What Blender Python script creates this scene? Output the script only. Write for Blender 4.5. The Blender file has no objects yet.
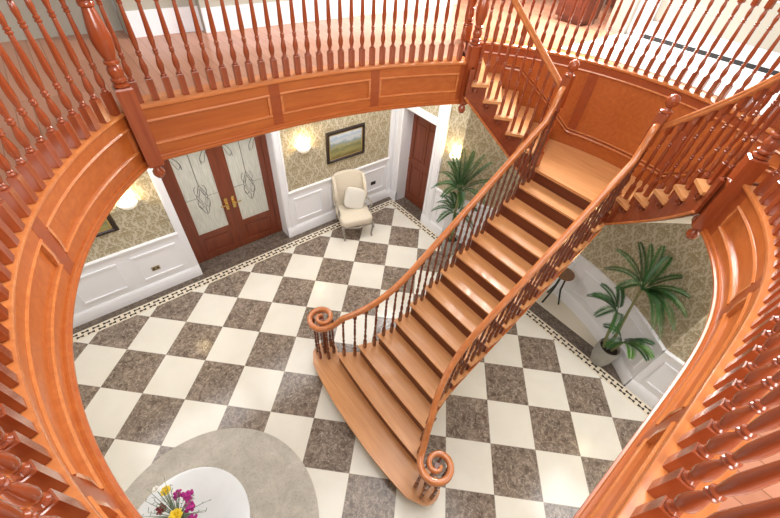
import bpy, bmesh, math, random
from mathutils import Vector, Matrix
random.seed(7)
PI = math.pi
scn = bpy.context.scene
col = scn.collection
H = 0.187                 # riser
ZL, ZG = 14 * H, 3.74     # half landing, gallery floor
YC = -2.5                 # axis of the hall

# ------------------------------------------------------------------ materials
def new_mat(name):
    m = bpy.data.materials.new(name); m.use_nodes = True
    nt = m.node_tree
    b = nt.nodes['Principled BSDF']
    return m, nt, b
def N(nt, t, **kw):
    n = nt.nodes.new(t)
    for k, v in kw.items():
        if k in n.inputs: n.inputs[k].default_value = v
        else: setattr(n, k, v)
    return n
def math_n(nt, op, a, b=None, c=None):
    n = nt.nodes.new('ShaderNodeMath'); n.operation = op
    for i, v in enumerate((a, b, c)):
        if v is None: continue
        if isinstance(v, (int, float)): n.inputs[i].default_value = v
        else: nt.links.new(v, n.inputs[i])
    return n.outputs[0]
def ramp(nt, fac, stops):
    r = nt.nodes.new('ShaderNodeValToRGB')
    while len(r.color_ramp.elements) < len(stops): r.color_ramp.elements.new(0.5)
    for e, (p, c) in zip(r.color_ramp.elements, stops):
        e.position = p; e.color = (*c, 1)
    nt.links.new(fac, r.inputs[0]); return r.outputs[0]
def mixc(nt, fac, a, b):
    n = nt.nodes.new('ShaderNodeMix'); n.data_type = 'RGBA'
    if isinstance(fac, (int, float)): n.inputs[0].default_value = fac
    else: nt.links.new(fac, n.inputs[0])
    for i, v in ((6, a), (7, b)):
        if isinstance(v, tuple): n.inputs[i].default_value = (*v, 1)
        else: nt.links.new(v, n.inputs[i])
    return n.outputs[2]
def objco(nt): return nt.nodes.new('ShaderNodeTexCoord').outputs['Object']
def mapped(nt, scale, src=None):
    m = nt.nodes.new('ShaderNodeMapping'); m.inputs['Scale'].default_value = scale
    nt.links.new(src or objco(nt), m.inputs[0]); return m.outputs[0]
def noise(nt, vec, scale, detail=4, rough=.55, dist=0):
    n = N(nt, 'ShaderNodeTexNoise', Scale=scale, Detail=detail, Roughness=rough, Distortion=dist)
    nt.links.new(vec, n.inputs['Vector']); return n.outputs['Fac']
def plain(name, c, rough=.5, metal=0, spec=.5, coat=0):
    m, nt, b = new_mat(name)
    b.inputs['Base Color'].default_value = (*c, 1); b.inputs['Roughness'].default_value = rough
    b.inputs['Metallic'].default_value = metal; b.inputs['Specular IOR Level'].default_value = spec
    b.inputs['Coat Weight'].default_value = coat
    return m
def mottled(name, c1, c2, scale=6, rough=.5, stretch=(1, 1, 1), coat=0, bump=0):
    m, nt, b = new_mat(name)
    v = mapped(nt, stretch)
    f = noise(nt, v, scale, 6, .6, .4)
    nt.links.new(ramp(nt, f, [(.3, c1), (.72, c2)]), b.inputs['Base Color'])
    b.inputs['Roughness'].default_value = rough; b.inputs['Coat Weight'].default_value = coat
    b.inputs['Coat Roughness'].default_value = .12
    if bump:
        bp = N(nt, 'ShaderNodeBump', Strength=bump, Distance=.01)
        nt.links.new(f, bp.inputs['Height']); nt.links.new(bp.outputs[0], b.inputs['Normal'])
    return m
def wood(name, c1, c2, axis='z', rough=.3, coat=.25):
    s = {'x': (.5, 7, 7), 'y': (7, .5, 7), 'z': (7, 7, .5)}[axis]
    return mottled(name, c1, c2, 3.2, rough, s, coat)

M = {}
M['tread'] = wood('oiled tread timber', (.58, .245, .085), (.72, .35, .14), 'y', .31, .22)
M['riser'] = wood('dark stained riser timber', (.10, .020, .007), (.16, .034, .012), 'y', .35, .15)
M['string'] = wood('red brown string timber', (.20, .036, .011), (.31, .066, .020), 'x', .28, .35)
M['fascia'] = wood('red brown stile timber', (.29, .055, .013), (.38, .082, .020), 'x', .3, .2)
M['panel'] = wood('orange brown panel face timber', (.41, .095, .018), (.52, .148, .030), 'x', .32, .12)
M['turned'] = wood('red brown turned timber', (.24, .043, .013), (.36, .078, .023), 'z', .18, .5)
M['stairturn'] = wood('dark red brown turned timber', (.12, .024, .009), (.20, .042, .015), 'z', .2, .5)
M['rail'] = wood('polished handrail timber', (.50, .15, .040), (.64, .225, .068), 'x', .2, .6)
M['newel'] = wood('polished newel timber', (.28, .052, .015), (.40, .088, .025), 'z', .2, .5)
M['door'] = wood('dark mahogany door timber', (.14, .030, .012), (.22, .050, .019), 'z', .35, .15)
M['white'] = plain('white painted joinery', (.86, .86, .89), .4)
M['cream'] = plain('cream painted plaster', (.74, .70, .60), .7)
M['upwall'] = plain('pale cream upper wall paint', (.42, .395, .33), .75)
M['soffit'] = plain('white soffit plaster', (.82, .80, .74), .8)
M['brass'] = plain('polished brass', (.75, .52, .18), .25, 1)
M['brassplate'] = plain('aged brass plate', (.34, .27, .15), .4, .7)
M['black'] = plain('black plastic', (.012, .012, .012), .4)
M['darkframe'] = wood('dark picture frame timber', (.014, .007, .004), (.03, .014, .008), 'x', .5, .05)
M['gilt'] = plain('gilt picture slip', (.55, .38, .14), .35, .7)
M['lead'] = plain('lead came', (.16, .16, .15), .5, .5)
M['fabric'] = mottled('cream upholstery linen', (.66, .58, .46), (.74, .67, .55), 60, .9)
M['greywood'] = plain('grey limed timber', (.30, .27, .23), .5)
M['table'] = mottled('white marble table top', (.66, .67, .68), (.74, .75, .75), 3, .2, coat=.3)
M['tableleg'] = plain('white painted pedestal', (.75, .75, .73), .4)
M['pot'] = mottled('grey stone pot', (.30, .29, .26), (.40, .39, .35), 8, .6)
M['soil'] = plain('dark soil', (.03, .02, .012), .95)
M['trunk'] = mottled('palm stem', (.16, .17, .07), (.30, .28, .13), 20, .8)
M['carpet'] = plain('white wool carpet', (.74, .74, .72), .95)
M['bowl'] = plain('dark bronze metal', (.03, .035, .025), .4, .5)

def mat_leaf(name, a, b_):
    m, nt, b = new_mat(name)
    f = noise(nt, objco(nt), 7, 3)
    nt.links.new(ramp(nt, f, [(.3, a), (.7, b_)]), b.inputs['Base Color'])
    b.inputs['Roughness'].default_value = .45
    return m
M['leaf'] = mat_leaf('glossy palm leaf', (.014, .065, .014), (.045, .145, .03))
M['leafy'] = mat_leaf('young palm leaf', (.08, .22, .03), (.15, .32, .05))
M['stemgreen'] = plain('flower stem green', (.10, .18, .07), .6)
M['greygreen'] = plain('grey green foliage', (.20, .25, .17), .7)
M['magenta'] = plain('magenta petals', (.42, .015, .22), .6)
M['yellow'] = plain('yellow petals', (.85, .62, .04), .6)
M['maroon'] = plain('maroon petals', (.22, .015, .03), .6)
M['whitepetal'] = plain('white petals', (.85, .82, .75), .6)
M['vase'] = plain('green glazed vase', (.12, .18, .11), .2)

# floor: checkered marble laid on the diagonal with a mosaic border
def floor_mat():
    m, nt, b = new_mat('checkered marble floor')
    co = objco(nt)
    sp = nt.nodes.new('ShaderNodeSeparateXYZ'); nt.links.new(co, sp.inputs[0])
    x, y = sp.outputs[0], sp.outputs[1]
    k = 1 / (.6 * math.sqrt(2))
    a = math_n(nt, 'MULTIPLY', math_n(nt, 'SUBTRACT', x, y), k)
    c = math_n(nt, 'MULTIPLY', math_n(nt, 'ADD', x, y), k)
    fa, fc = math_n(nt, 'FLOOR', a), math_n(nt, 'FLOOR', c)
    par = math_n(nt, 'ABSOLUTE', math_n(nt, 'MODULO', math_n(nt, 'ADD', fa, fc), 2.0))
    light = math_n(nt, 'GREATER_THAN', par, .5)
    # joints
    def joint(v):
        fr = math_n(nt, 'FRACT', v)
        return math_n(nt, 'LESS_THAN', math_n(nt, 'MINIMUM', fr, math_n(nt, 'SUBTRACT', 1.0, fr)), .006)
    jt = math_n(nt, 'MAXIMUM', joint(a), joint(c))
    # dark emperador marble
    n1 = noise(nt, co, 5.0, 8, .65, 1.2)
    vo = N(nt, 'ShaderNodeTexVoronoi', Scale=12.0); vo.feature = 'DISTANCE_TO_EDGE'
    dv = nt.nodes.new('ShaderNodeVectorMath'); dv.operation = 'ADD'
    nz = N(nt, 'ShaderNodeTexNoise', Scale=6.0, Detail=4.0); nt.links.new(co, nz.inputs['Vector'])
    sc_ = nt.nodes.new('ShaderNodeVectorMath'); sc_.operation = 'SCALE'; sc_.inputs['Scale'].default_value = .25
    nt.links.new(nz.outputs['Color'], sc_.inputs[0]); nt.links.new(co, dv.inputs[0]); nt.links.new(sc_.outputs[0], dv.inputs[1])
    nt.links.new(dv.outputs[0], vo.inputs['Vector'])
    n3 = noise(nt, co, 17.0, 7, .72, 1.0)
    vein = math_n(nt, 'MULTIPLY', math_n(nt, 'LESS_THAN', vo.outputs['Distance'], .045), math_n(nt, 'GREATER_THAN', n3, .47))
    base = ramp(nt, n1, [(.3, (.085, .058, .041)), (.5, (.185, .133, .098)), (.68, (.34, .265, .205))])
    fine = ramp(nt, n3, [(.36, (.045, .03, .022)), (.64, (.44, .355, .285))])
    dark = mixc(nt, .45, base, fine)
    dark = mixc(nt, math_n(nt, 'MULTIPLY', vein, .5), dark, (.50, .42, .34))
    n2 = noise(nt, co, 2.0, 5, .6, .5)
    lite = ramp(nt, n2, [(.3, (.76, .715, .62)), (.7, (.82, .785, .70))])
    tile = mixc(nt, light, dark, lite)
    tile = mixc(nt, math_n(nt, 'MULTIPLY', jt, .5), tile, (.30, .25, .2))
    # border distances: inward measure e (0 at the mosaic's inner edge, growing to the wall)
    ef = math_n(nt, 'SUBTRACT', y, 1.00)
    er = math_n(nt, 'SUBTRACT', x, 5.965)
    el = math_n(nt, 'SUBTRACT', -.85, x)
    eb = math_n(nt, 'SUBTRACT', -6.0, y)
    exs = math_n(nt, 'MAXIMUM', er, el); eys = math_n(nt, 'MAXIMUM', ef, eb)
    e = math_n(nt, 'MAXIMUM', exs, eys)
    usex = math_n(nt, 'GREATER_THAN', exs, eys)
    u = math_n(nt, 'ADD', math_n(nt, 'MULTIPLY', usex, y), math_n(nt, 'MULTIPLY', math_n(nt, 'SUBTRACT', 1.0, usex), x))
    inb = math_n(nt, 'GREATER_THAN', e, 0.0)
    ind = math_n(nt, 'GREATER_THAN', e, .16)
    # mosaic: two rows of dark dashes, staggered, joined by diagonals
    P = .145
    row = math_n(nt, 'GREATER_THAN', e, .08)
    up = math_n(nt, 'DIVIDE', u, P)
    ush = math_n(nt, 'ADD', up, math_n(nt, 'MULTIPLY', row, .5))
    fr = math_n(nt, 'ABSOLUTE', math_n(nt, 'SUBTRACT', math_n(nt, 'FRACT', ush), .5))
    rc = math_n(nt, 'ABSOLUTE', math_n(nt, 'SUBTRACT', math_n(nt, 'ABSOLUTE', math_n(nt, 'SUBTRACT', e, .08)), .032))
    # bow-tie: wide at the ends, narrow in the middle
    lim = math_n(nt, 'ADD', .008, math_n(nt, 'MULTIPLY', fr, .055))
    dash = math_n(nt, 'MULTIPLY', math_n(nt, 'LESS_THAN', fr, .33), math_n(nt, 'LESS_THAN', rc, lim))
    mos = mixc(nt, dash, (.74, .66, .52), (.045, .03, .022))
    out = mixc(nt, inb, tile, mos)
    out = mixc(nt, ind, out, mixc(nt, .55, dark, (.055, .04, .032)))
    # cream floor of the apse beyond the dark band, dark joints of band slabs
    apse = math_n(nt, 'MULTIPLY', math_n(nt, 'GREATER_THAN', x, 6.38), math_n(nt, 'LESS_THAN', math_n(nt, 'ABSOLUTE', math_n(nt, 'ADD', y, 2.5)), 2.2))
    out = mixc(nt, apse, out, (.66, .60, .48))
    nt.links.new(out, b.inputs['Base Color'])
    b.inputs['Roughness'].default_value = .16
    b.inputs['Specular IOR Level'].default_value = .4
    return m
M['floor'] = floor_mat()

def gallery_floor_mat():
    m, nt, b = new_mat('polished timber gallery boards')
    co = objco(nt)
    br = N(nt, 'ShaderNodeTexBrick', Scale=1.0)
    br.inputs['Brick Width'].default_value = 1.6; br.inputs['Row Height'].default_value = .11
    br.inputs['Mortar Size'].default_value = .003
    br.inputs['Color1'].default_value = (.36, .145, .08, 1); br.inputs['Color2'].default_value = (.46, .20, .12, 1)
    br.inputs['Mortar'].default_value = (.18, .07, .03, 1)
    mp = nt.nodes.new('ShaderNodeMapping'); mp.inputs['Rotation'].default_value = (0, 0, PI / 2)
    nt.links.new(co, mp.inputs[0]); nt.links.new(mp.outputs[0], br.inputs['Vector'])
    n = noise(nt, mapped(nt, (9, .8, 1)), 3, 5)
    nt.links.new(mixc(nt, math_n(nt, 'MULTIPLY', n, .35), br.outputs['Color'], (.56, .29, .19)), b.inputs['Base Color'])
    b.inputs['Roughness'].default_value = .22
    return m
M['gfloor'] = gallery_floor_mat()

def damask(name, ground, figure, axis):
    """half-drop damask: mirrored scrolls from warped waves; axis = horizontal axis of the wall"""
    m, nt, b = new_mat(name)
    sp = nt.nodes.new('ShaderNodeSeparateXYZ'); nt.links.new(objco(nt), sp.inputs[0])
    if axis == 'arc':
        yy = math_n(nt, 'SUBTRACT', sp.outputs[1], YC)
        xx = math_n(nt, 'SUBTRACT', sp.outputs[0], 3.58)
        u = math_n(nt, 'MULTIPLY', math_n(nt, 'ARCTAN2', yy, xx), 3.3)
    else: u = sp.outputs[{'x': 0, 'y': 1}[axis]]
    z = sp.outputs[2]
    W_, L_ = .25, .36
    U = math_n(nt, 'DIVIDE', u, W_); V = math_n(nt, 'DIVIDE', z, L_)
    colm = math_n(nt, 'FLOOR', U)
    V2 = math_n(nt, 'ADD', V, math_n(nt, 'MULTIPLY', math_n(nt, 'ABSOLUTE', math_n(nt, 'MODULO', colm, 2.0)), .5))
    s = math_n(nt, 'ABSOLUTE', math_n(nt, 'SUBTRACT', math_n(nt, 'FRACT', U), .5))     # mirrored across the column
    t = math_n(nt, 'SUBTRACT', math_n(nt, 'FRACT', V2), .5)
    cv = nt.nodes.new('ShaderNodeCombineXYZ')
    nt.links.new(math_n(nt, 'MULTIPLY', s, W_), cv.inputs[0]); nt.links.new(math_n(nt, 'MULTIPLY', t, L_), cv.inputs[1])
    n1 = noise(nt, cv.outputs[0], 26, 2, .5, 1.6)
    # ogee outline
    og = math_n(nt, 'SUBTRACT', s, math_n(nt, 'ADD', .26, math_n(nt, 'MULTIPLY', math_n(nt, 'COSINE', math_n(nt, 'MULTIPLY', t, 2 * PI)), .2)))
    line = math_n(nt, 'LESS_THAN', math_n(nt, 'ABSOLUTE', og), .05)
    body = math_n(nt, 'MULTIPLY', math_n(nt, 'GREATER_THAN', n1, .52), math_n(nt, 'LESS_THAN', math_n(nt, 'ABSOLUTE', math_n(nt, 'SUBTRACT', n1, .58)), .075))
    fig = math_n(nt, 'MAXIMUM', math_n(nt, 'MULTIPLY', line, math_n(nt, 'GREATER_THAN', n1, .42)), body)
    nt.links.new(mixc(nt, fig, ground, figure), b.inputs['Base Color'])
    b.inputs['Roughness'].default_value = .55
    return m
DG, DF = (.35, .285, .17), (.56, .50, .375)
M['paper_x'] = damask('gold damask wallpaper', DG, DF, 'x')
M['paper_y'] = damask('gold damask wallpaper on side wall', DG, DF, 'y')
M['paper_arc'] = damask('gold damask wallpaper on curved wall', DG, DF, 'arc')

def glass_mat():
    m, nt, b = new_mat('frosted door glass')
    n = noise(nt, mapped(nt, (14, 14, 1.2)), 4, 4)
    nt.links.new(ramp(nt, n, [(.3, (.50, .50, .43)), (.7, (.66, .66, .60))]), b.inputs['Base Color'])
    b.inputs['Roughness'].default_value = .25
    return m
M['glass'] = glass_mat()
def emit(name, c, s):
    m, nt, b = new_mat(name)
    b.inputs['Base Color'].default_value = (.9, .86, .78, 1)
    b.inputs['Emission Color'].default_value = (*c, 1); b.inputs['Emission Strength'].default_value = s
    return m
M['shade'] = emit('lit opal sconce glass', (1, .88, .66), .35)

def painting_mat():
    m, nt, b = new_mat('painted landscape')
    sp = nt.nodes.new('ShaderNodeSeparateXYZ'); nt.links.new(objco(nt), sp.inputs[0])
    n = noise(nt, mapped(nt, (3, 1, 5)), 2.2, 5, .6, .3)
    v = math_n(nt, 'ADD', math_n(nt, 'MULTIPLY', math_n(nt, 'SUBTRACT', sp.outputs[2], 1.42), 2.1),
               math_n(nt, 'MULTIPLY', math_n(nt, 'SUBTRACT', n, .5), .42))
    c = ramp(nt, v, [(0, (.16, .12, .04)), (.2, (.30, .27, .10)), (.36, (.17, .17, .08)), (.46, (.33, .31, .14)), (.56, (.24, .28, .27)),
                     (.64, (.36, .42, .46)), (.72, (.55, .56, .55)), (.82, (.36, .45, .55)), (.95, (.62, .64, .64))])
    nt.links.new(c, b.inputs['Base Color']); b.inputs['Roughness'].default_value = .5
    return m
M['painting'] = painting_mat()

def rug_mat():
    m, nt, b = new_mat('speckled grey stone disc')
    co = objco(nt)
    f = noise(nt, co, 5, 7, .7, .6); g = noise(nt, co, 55, 3, .6)
    c = ramp(nt, f, [(.3, (.40, .36, .305)), (.7, (.60, .55, .475))])
    c = mixc(nt, math_n(nt, 'MULTIPLY', math_n(nt, 'LESS_THAN', g, .40), .40), c, (.26, .23, .19))
    nt.links.new(c, b.inputs['Base Color']); b.inputs['Roughness'].default_value = .6
    return m
M['rug'] = rug_mat()

# ------------------------------------------------------------------ mesh helpers
class MB:
    def __init__(s): s.v = []; s.f = []
    def add(s, vs, fs):
        o = len(s.v); s.v += [tuple(p) for p in vs]; s.f += [tuple(i + o for i in f) for f in fs]; return s
    def box(s, x0, x1, y0, y1, z0, z1):
        return s.add([(x0, y0, z0), (x1, y0, z0), (x1, y1, z0), (x0, y1, z0), (x0, y0, z1), (x1, y0, z1), (x1, y1, z1), (x0, y1, z1)],
                     [(0, 3, 2, 1), (4, 5, 6, 7), (0, 1, 5, 4), (1, 2, 6, 5), (2, 3, 7, 6), (3, 0, 4, 7)])
    def chbox(s, cx, cy, w, z0, z1, c=.006, rot=0):
        """square post with chamfered ends"""
        rings = [(w / 2 - c, z0), (w / 2, z0 + c), (w / 2, z1 - c), (w / 2 - c, z1)]
        vs = []
        for r, z in rings:
            for k in range(4):
                a = rot + PI / 4 + k * PI / 2
                vs.append((cx + r * 1.41421 * math.cos(a), cy + r * 1.41421 * math.sin(a), z))
        fs = [(3, 2, 1, 0), (12, 13, 14, 15)]
        for i in range(3):
            for k in range(4): fs.append((i * 4 + k, i * 4 + (k + 1) % 4, i * 4 + 4 + (k + 1) % 4, i * 4 + 4 + k))
        return s.add(vs, fs)
    def lathe(s, prof, cx=0, cy=0, n=12, a0=0, a1=2 * PI):
        full = abs(a1 - a0 - 2 * PI) < 1e-6
        m = n if full else n + 1
        vs = [(cx + r * math.cos(a0 + (a1 - a0) * k / n), cy + r * math.sin(a0 + (a1 - a0) * k / n), z) for r, z in prof for k in range(m)]
        fs = []
        for i in range(len(prof) - 1):
            for k in range(n):
                k2 = (k + 1) % m
                fs.append((i * m + k, i * m + k2, (i + 1) * m + k2, (i + 1) * m + k))
        if full:
            fs.append(tuple(reversed(range(m)))); fs.append(tuple((len(prof) - 1) * m + k for k in range(m)))
        return s.add(vs, fs)
    def sweep(s, frames, prof, caps=True, closed=False):
        """frames: (pos, right, up); prof: closed list of (r,u); prof may be a function of index"""
        n = len(frames); vs = []
        for i, (p, r, u) in enumerate(frames):
            pr = prof(i) if callable(prof) else prof
            for a, b in pr: vs.append(p + r * a + u * b)
        m = len(vs) // n; fs = []
        for i in range(n if closed else n - 1):
            j = (i + 1) % n
            for k in range(m): fs.append((i * m + k, i * m + (k + 1) % m, j * m + (k + 1) % m, j * m + k))
        if caps and not closed:
            fs.append(tuple(reversed(range(m)))); fs.append(tuple((n - 1) * m + k for k in range(m)))
        return s.add(vs, fs)
    def tube(s, pts, rad, n=6):
        pts = [Vector(p) for p in pts]; fr = []
        for i, p in enumerate(pts):
            t = (pts[min(i + 1, len(pts) - 1)] - pts[max(i - 1, 0)]).normalized()
            ref = Vector((0, 0, 1)) if abs(t.z) < .9 else Vector((1, 0, 0))
            r = t.cross(ref).normalized(); fr.append((p, r, r.cross(t)))
        R = rad if callable(rad) else (lambda i: rad)
        return s.sweep(fr, lambda i: [(R(i) * math.cos(2 * PI * k / n), R(i) * math.sin(2 * PI * k / n)) for k in range(n)])
    def prism(s, poly, z0, z1):
        n = len(poly)
        return s.add([(x, y, z0) for x, y in poly] + [(x, y, z1) for x, y in poly],
                     [tuple(reversed(range(n))), tuple(range(n, 2 * n))] + [(k, (k + 1) % n, n + (k + 1) % n, n + k) for k in range(n)])
    def superell(s, c, a, e1=.35, e2=.35, nu=20, nv=12, mat=None):
        def pw(v, e): return math.copysign(abs(v) ** e, v)
        vs = []
        for i in range(nv + 1):
            p = -PI / 2 + PI * i / nv
            for k in range(nu):
                t = 2 * PI * k / nu
                q = Vector((a[0] * pw(math.cos(p), e1) * pw(math.cos(t), e2), a[1] * pw(math.cos(p), e1) * pw(math.sin(t), e2), a[2] * pw(math.sin(p), e1)))
                if mat: q = mat @ q
                vs.append(Vector(c) + q)
        fs = [(i * nu + k, i * nu + (k + 1) % nu, (i + 1) * nu + (k + 1) % nu, (i + 1) * nu + k) for i in range(nv) for k in range(nu)]
        return s.add(vs, fs)
    def mesh(s, name, mat, smooth=35, weld=True):
        me = bpy.data.meshes.new(name); me.from_pydata(s.v, [], s.f)
        bm = bmesh.new(); bm.from_mesh(me)
        if weld: bmesh.ops.remove_doubles(bm, verts=bm.verts, dist=1e-5)
        bmesh.ops.recalc_face_normals(bm, faces=bm.faces)
        bm.to_mesh(me); bm.free()
        if mat: me.materials.append(mat)
        if smooth:
            me.polygons.foreach_set('use_smooth', [True] * len(me.polygons))
            me.set_sharp_from_angle(angle=math.radians(smooth))
        me.update(); return me
    def build(s, name, mat, parent=None, smooth=35, label=None, weld=True):
        return link(name, s.mesh(name, mat, smooth, weld), parent, label=label)

def link(name, me, parent=None, loc=None, rot=0, sc=None, label=None):
    o = bpy.data.objects.new(name, me); col.objects.link(o)
    if loc is not None: o.location = loc
    if rot: o.rotation_euler = (0, 0, rot)
    if sc: o.scale = sc
    if parent:
        o.parent = parent; o.matrix_parent_inverse = Matrix.Translation(-Vector(BASE[parent.name]))
        BASE[o.name] = (0, 0, 0)
    else: BASE[o.name] = (0, 0, 0)
    if label: o['label'] = label
    return o
BASE = {}
def tag(o, label, cat, group=None, kind=None):
    o['label'] = label; o['category'] = cat
    if group: o['group'] = group
    if kind: o['kind'] = kind
    return o
def thing(name, loc, label, cat, group=None, kind=None):
    o = bpy.data.objects.new(name, None); col.objects.link(o); o.location = loc
    o.empty_display_size = .1
    BASE[o.name] = tuple(loc); return tag(o, label, cat, group, kind)
def struct(o, label, cat): return tag(o, label, cat, None, 'structure')

class Path:
    """plan polyline; the normal points to the right of travel"""
    def __init__(s, pts):
        s.p = [Vector((x, y)) for x, y in pts]; s.c = [0]
        for a, b in zip(s.p, s.p[1:]): s.c.append(s.c[-1] + (b - a).length)
        s.L = s.c[-1]; n = len(s.p); s.t = []
        for i in range(n): s.t.append((s.p[min(i + 1, n - 1)] - s.p[max(i - 1, 0)]).normalized())
    def at(s, d):
        d = min(max(d, 0), s.L); i = 0
        while i < len(s.c) - 2 and s.c[i + 1] < d: i += 1
        k = (d - s.c[i]) / (s.c[i + 1] - s.c[i])
        p = s.p[i].lerp(s.p[i + 1], k); t = s.t[i].lerp(s.t[i + 1], k).normalized()
        return p, Vector((t.y, -t.x))
    def frames(s, s0, s1, step=.08, zf=None):
        straight = len(s.p) == 2
        n = 1 if straight and zf is None else max(1, round((s1 - s0) / step)); out = []
        for i in range(n + 1):
            d = s0 + (s1 - s0) * i / n; p, nn = s.at(d)
            out.append((Vector((p.x, p.y, zf(d) if zf else 0)), Vector((nn.x, nn.y, 0)), Vector((0, 0, 1))))
        return out
def ribbon(mb, path, s0, s1, prof, step=.08, zf=None):
    """prof: (d,z) outline, d along the normal"""
    return mb.sweep(path.frames(s0, s1, step, zf), prof)
def rect(d0, d1, z0, z1): return [(d0, z0), (d1, z0), (d1, z1), (d0, z1)]
def arc(cx, cy, r, a0, a1, n=36): return [(cx + r * math.cos(math.radians(a0 + (a1 - a0) * i / n)), cy + r * math.sin(math.radians(a0 + (a1 - a0) * i / n))) for i in range(n + 1)]

# ------------------------------------------------------------------ plan curves of the stair void
def fF(x): return -.505 - (.5 * ((x - 2.7) / 2.45) ** 2.2 if x > 2.7 else 0)
def fR(x): return -4.455 + (.485 * ((x - 3.2) / 1.94) ** 3 if x > 3.2 else 0)
pF = Path([(1.65 + (5.19 - 1.65) * i / 40, fF(1.65 + (5.19 - 1.65) * i / 40)) for i in range(41)])
pR = Path([(5.1 - (5.1 - 1.65) * i / 40, fR(5.1 - (5.1 - 1.65) * i / 40)) for i in range(41)])
_a0 = math.degrees(math.atan2(2.035, -1.835)); _a1 = 360 - math.degrees(math.atan2(1.9, -1.974))
pL = Path(arc(3.515, -2.55, 2.74, _a1, _a0, 48))
AC = (4.14, -2.5); RO = 2.70
pA = Path(arc(AC[0], AC[1], RO, 51, -51, 48))

# ------------------------------------------------------------------ SETTING: ground floor
fl = MB().add([(-1.6, -6.4, 0), (8, -6.4, 0), (8, 2.0, 0), (-1.6, 2.0, 0)], [(0, 1, 2, 3)]).build('floor', M['floor'], smooth=0)
struct(fl, 'polished checkered floor of cream and brown marble laid diagonally', 'floor')

WZ = 3.30
wf = Path([(-1.6, 1.33), (6.17, 1.33)])
def wall_piece(mb, path, s0, s1, z0=0, z1=WZ, step=.1): ribbon(mb, path, s0, s1, rect(0, -.30, z0, z1), step)
mb = MB(); X0 = 1.6
wall_piece(mb, wf, 0, 1.84 + X0); wall_piece(mb, wf, 1.84 + X0, 3.55 + X0, 2.37); wall_piece(mb, wf, 3.55 + X0, wf.L)
w = mb.build('wall_front', M['paper_x'], smooth=0); struct(w, 'gold damask papered wall around the glazed front door', 'wall')
pr1 = Path([(6.17, 1.33), (6.17, -.455)])
pr2 = Path(arc(3.58, -2.5, 3.3, 38.3, -38.3, 40))
pr3 = Path([(6.17, -4.545), (6.17, -6.4)])
mb = MB()
wall_piece(mb, pr1, -.3, .25); wall_piece(mb, pr1, .25, 1.15, 2.2); wall_piece(mb, pr1, 1.15, pr1.L)
wall_piece(mb, pr3, 0, pr3.L)
w = mb.build('wall_right', M['paper_y'], smooth=0); struct(w, 'gold damask papered wall with the dark single door', 'wall')
mb = MB(); wall_piece(mb, pr2, 0, pr2.L)
w = mb.build('wall_apse', M['paper_arc']); struct(w, 'curved papered wall of the bay behind the staircase', 'wall')
w = MB().box(-1.9, -1.6, -6.4, 1.63, 0, WZ).build('wall_left', M['cream'], smooth=0); struct(w, 'plain cream wall left of the hall under the gallery', 'wall')
w = MB().box(-1.9, 6.47, -6.7, -6.4, 0, WZ).build('wall_back', M['cream'], smooth=0); struct(w, 'plain cream wall opposite the front door', 'wall')

def panelling(mb, path, s0, s1, npan, zc=1.03, step=.1):
    ribbon(mb, path, s0, s1, rect(0, .012, 0, zc - .03), step)
    ribbon(mb, path, s0, s1, [(0, 0), (.045, 0), (.045, .17), (.03, .2), (.018, .22), (0, .22)], step)
    ribbon(mb, path, s0, s1, [(0, zc - .07), (.02, zc - .07), (.022, zc - .03), (.05, zc - .02), (.055, zc), (.05, zc + .01), (0, zc + .01)], step)
    w_ = (s1 - s0) / npan
    for i in range(npan):
        a, b = s0 + i * w_ + .10, s0 + (i + 1) * w_ - .10
        z0, z1, t = .33, .86, .035
        pf = lambda za, zb: [(.01, za), (.03, za), (.034, (za + zb) / 2), (.03, zb), (.01, zb)]
        ribbon(mb, path, a, b, pf(z0, z0 + t), step); ribbon(mb, path, a, b, pf(z1 - t, z1), step)
        ribbon(mb, path, a, a + t, pf(z0 + t, z1 - t), step); ribbon(mb, path, b - t, b, pf(z0 + t, z1 - t), step)
def casing(mb, path, s0, s1, z1):
    ribbon(mb, path, s0, s1, [(0, .0), (.03, .0), (.03, z1), (0, z1)])
    ribbon(mb, path, s0, s1, [(0, .0), (.048, .0), (.048, .21), (.03, .24), (0, .24)])
    w_ = s1 - s0
    ribbon(mb, path, s0 + w_ * .12, s0 + w_ * .3, rect(.03, .042, .24, z1)); ribbon(mb, path, s1 - w_ * .3, s1 - w_ * .12, rect(.03, .042, .24, z1))
mb = MB(); panelling(mb, wf, 0, 1.74 + X0, 4); panelling(mb, wf, 3.68 + X0, 6.06 + X0, 3)
o = mb.build('trim_1', M['white']); struct(o, 'white panelled wainscot along the front wall', 'wainscot')
mb = MB(); casing(mb, wf, 1.72 + X0, 1.84 + X0, 2.5); casing(mb, wf, 3.55 + X0, 3.69 + X0, 2.5)
mb.box(1.72, 3.69, 1.30, 1.33, 2.37, 2.5); mb.box(1.825, 1.842, 1.33, 1.63, 0, 2.37); mb.box(3.548, 3.565, 1.33, 1.63, 0, 2.37)
casing(mb, wf, 6.04 + X0, 6.17 + X0, WZ)
o = mb.build('trim_2', M['white']); struct(o, 'white door casing and corner pilaster on the front wall', 'casing')
mb = MB(); panelling(mb, pr1, 1.40, pr1.L, 1); panelling(mb, pr3, 0, pr3.L, 2)
panelling(mb, pr2, 0, pr2.L, 5)
o = mb.build('trim_3', M['white']); struct(o, 'white panelled wainscot along the side wall and curved bay', 'wainscot')
mb = MB(); casing(mb, pr1, .05, .26, WZ); casing(mb, pr1, 1.15, 1.40, WZ); mb.box(6.14, 6.17, .17, 1.1, 2.2, 2.33)
mb.box(6.17, 6.44, 1.07, 1.085, 0, 2.2); mb.box(6.17, 6.44, .165, .18, 0, 2.2)
o = mb.build('trim_4', M['white']); struct(o, 'white casing around the dark single door', 'casing')
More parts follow.
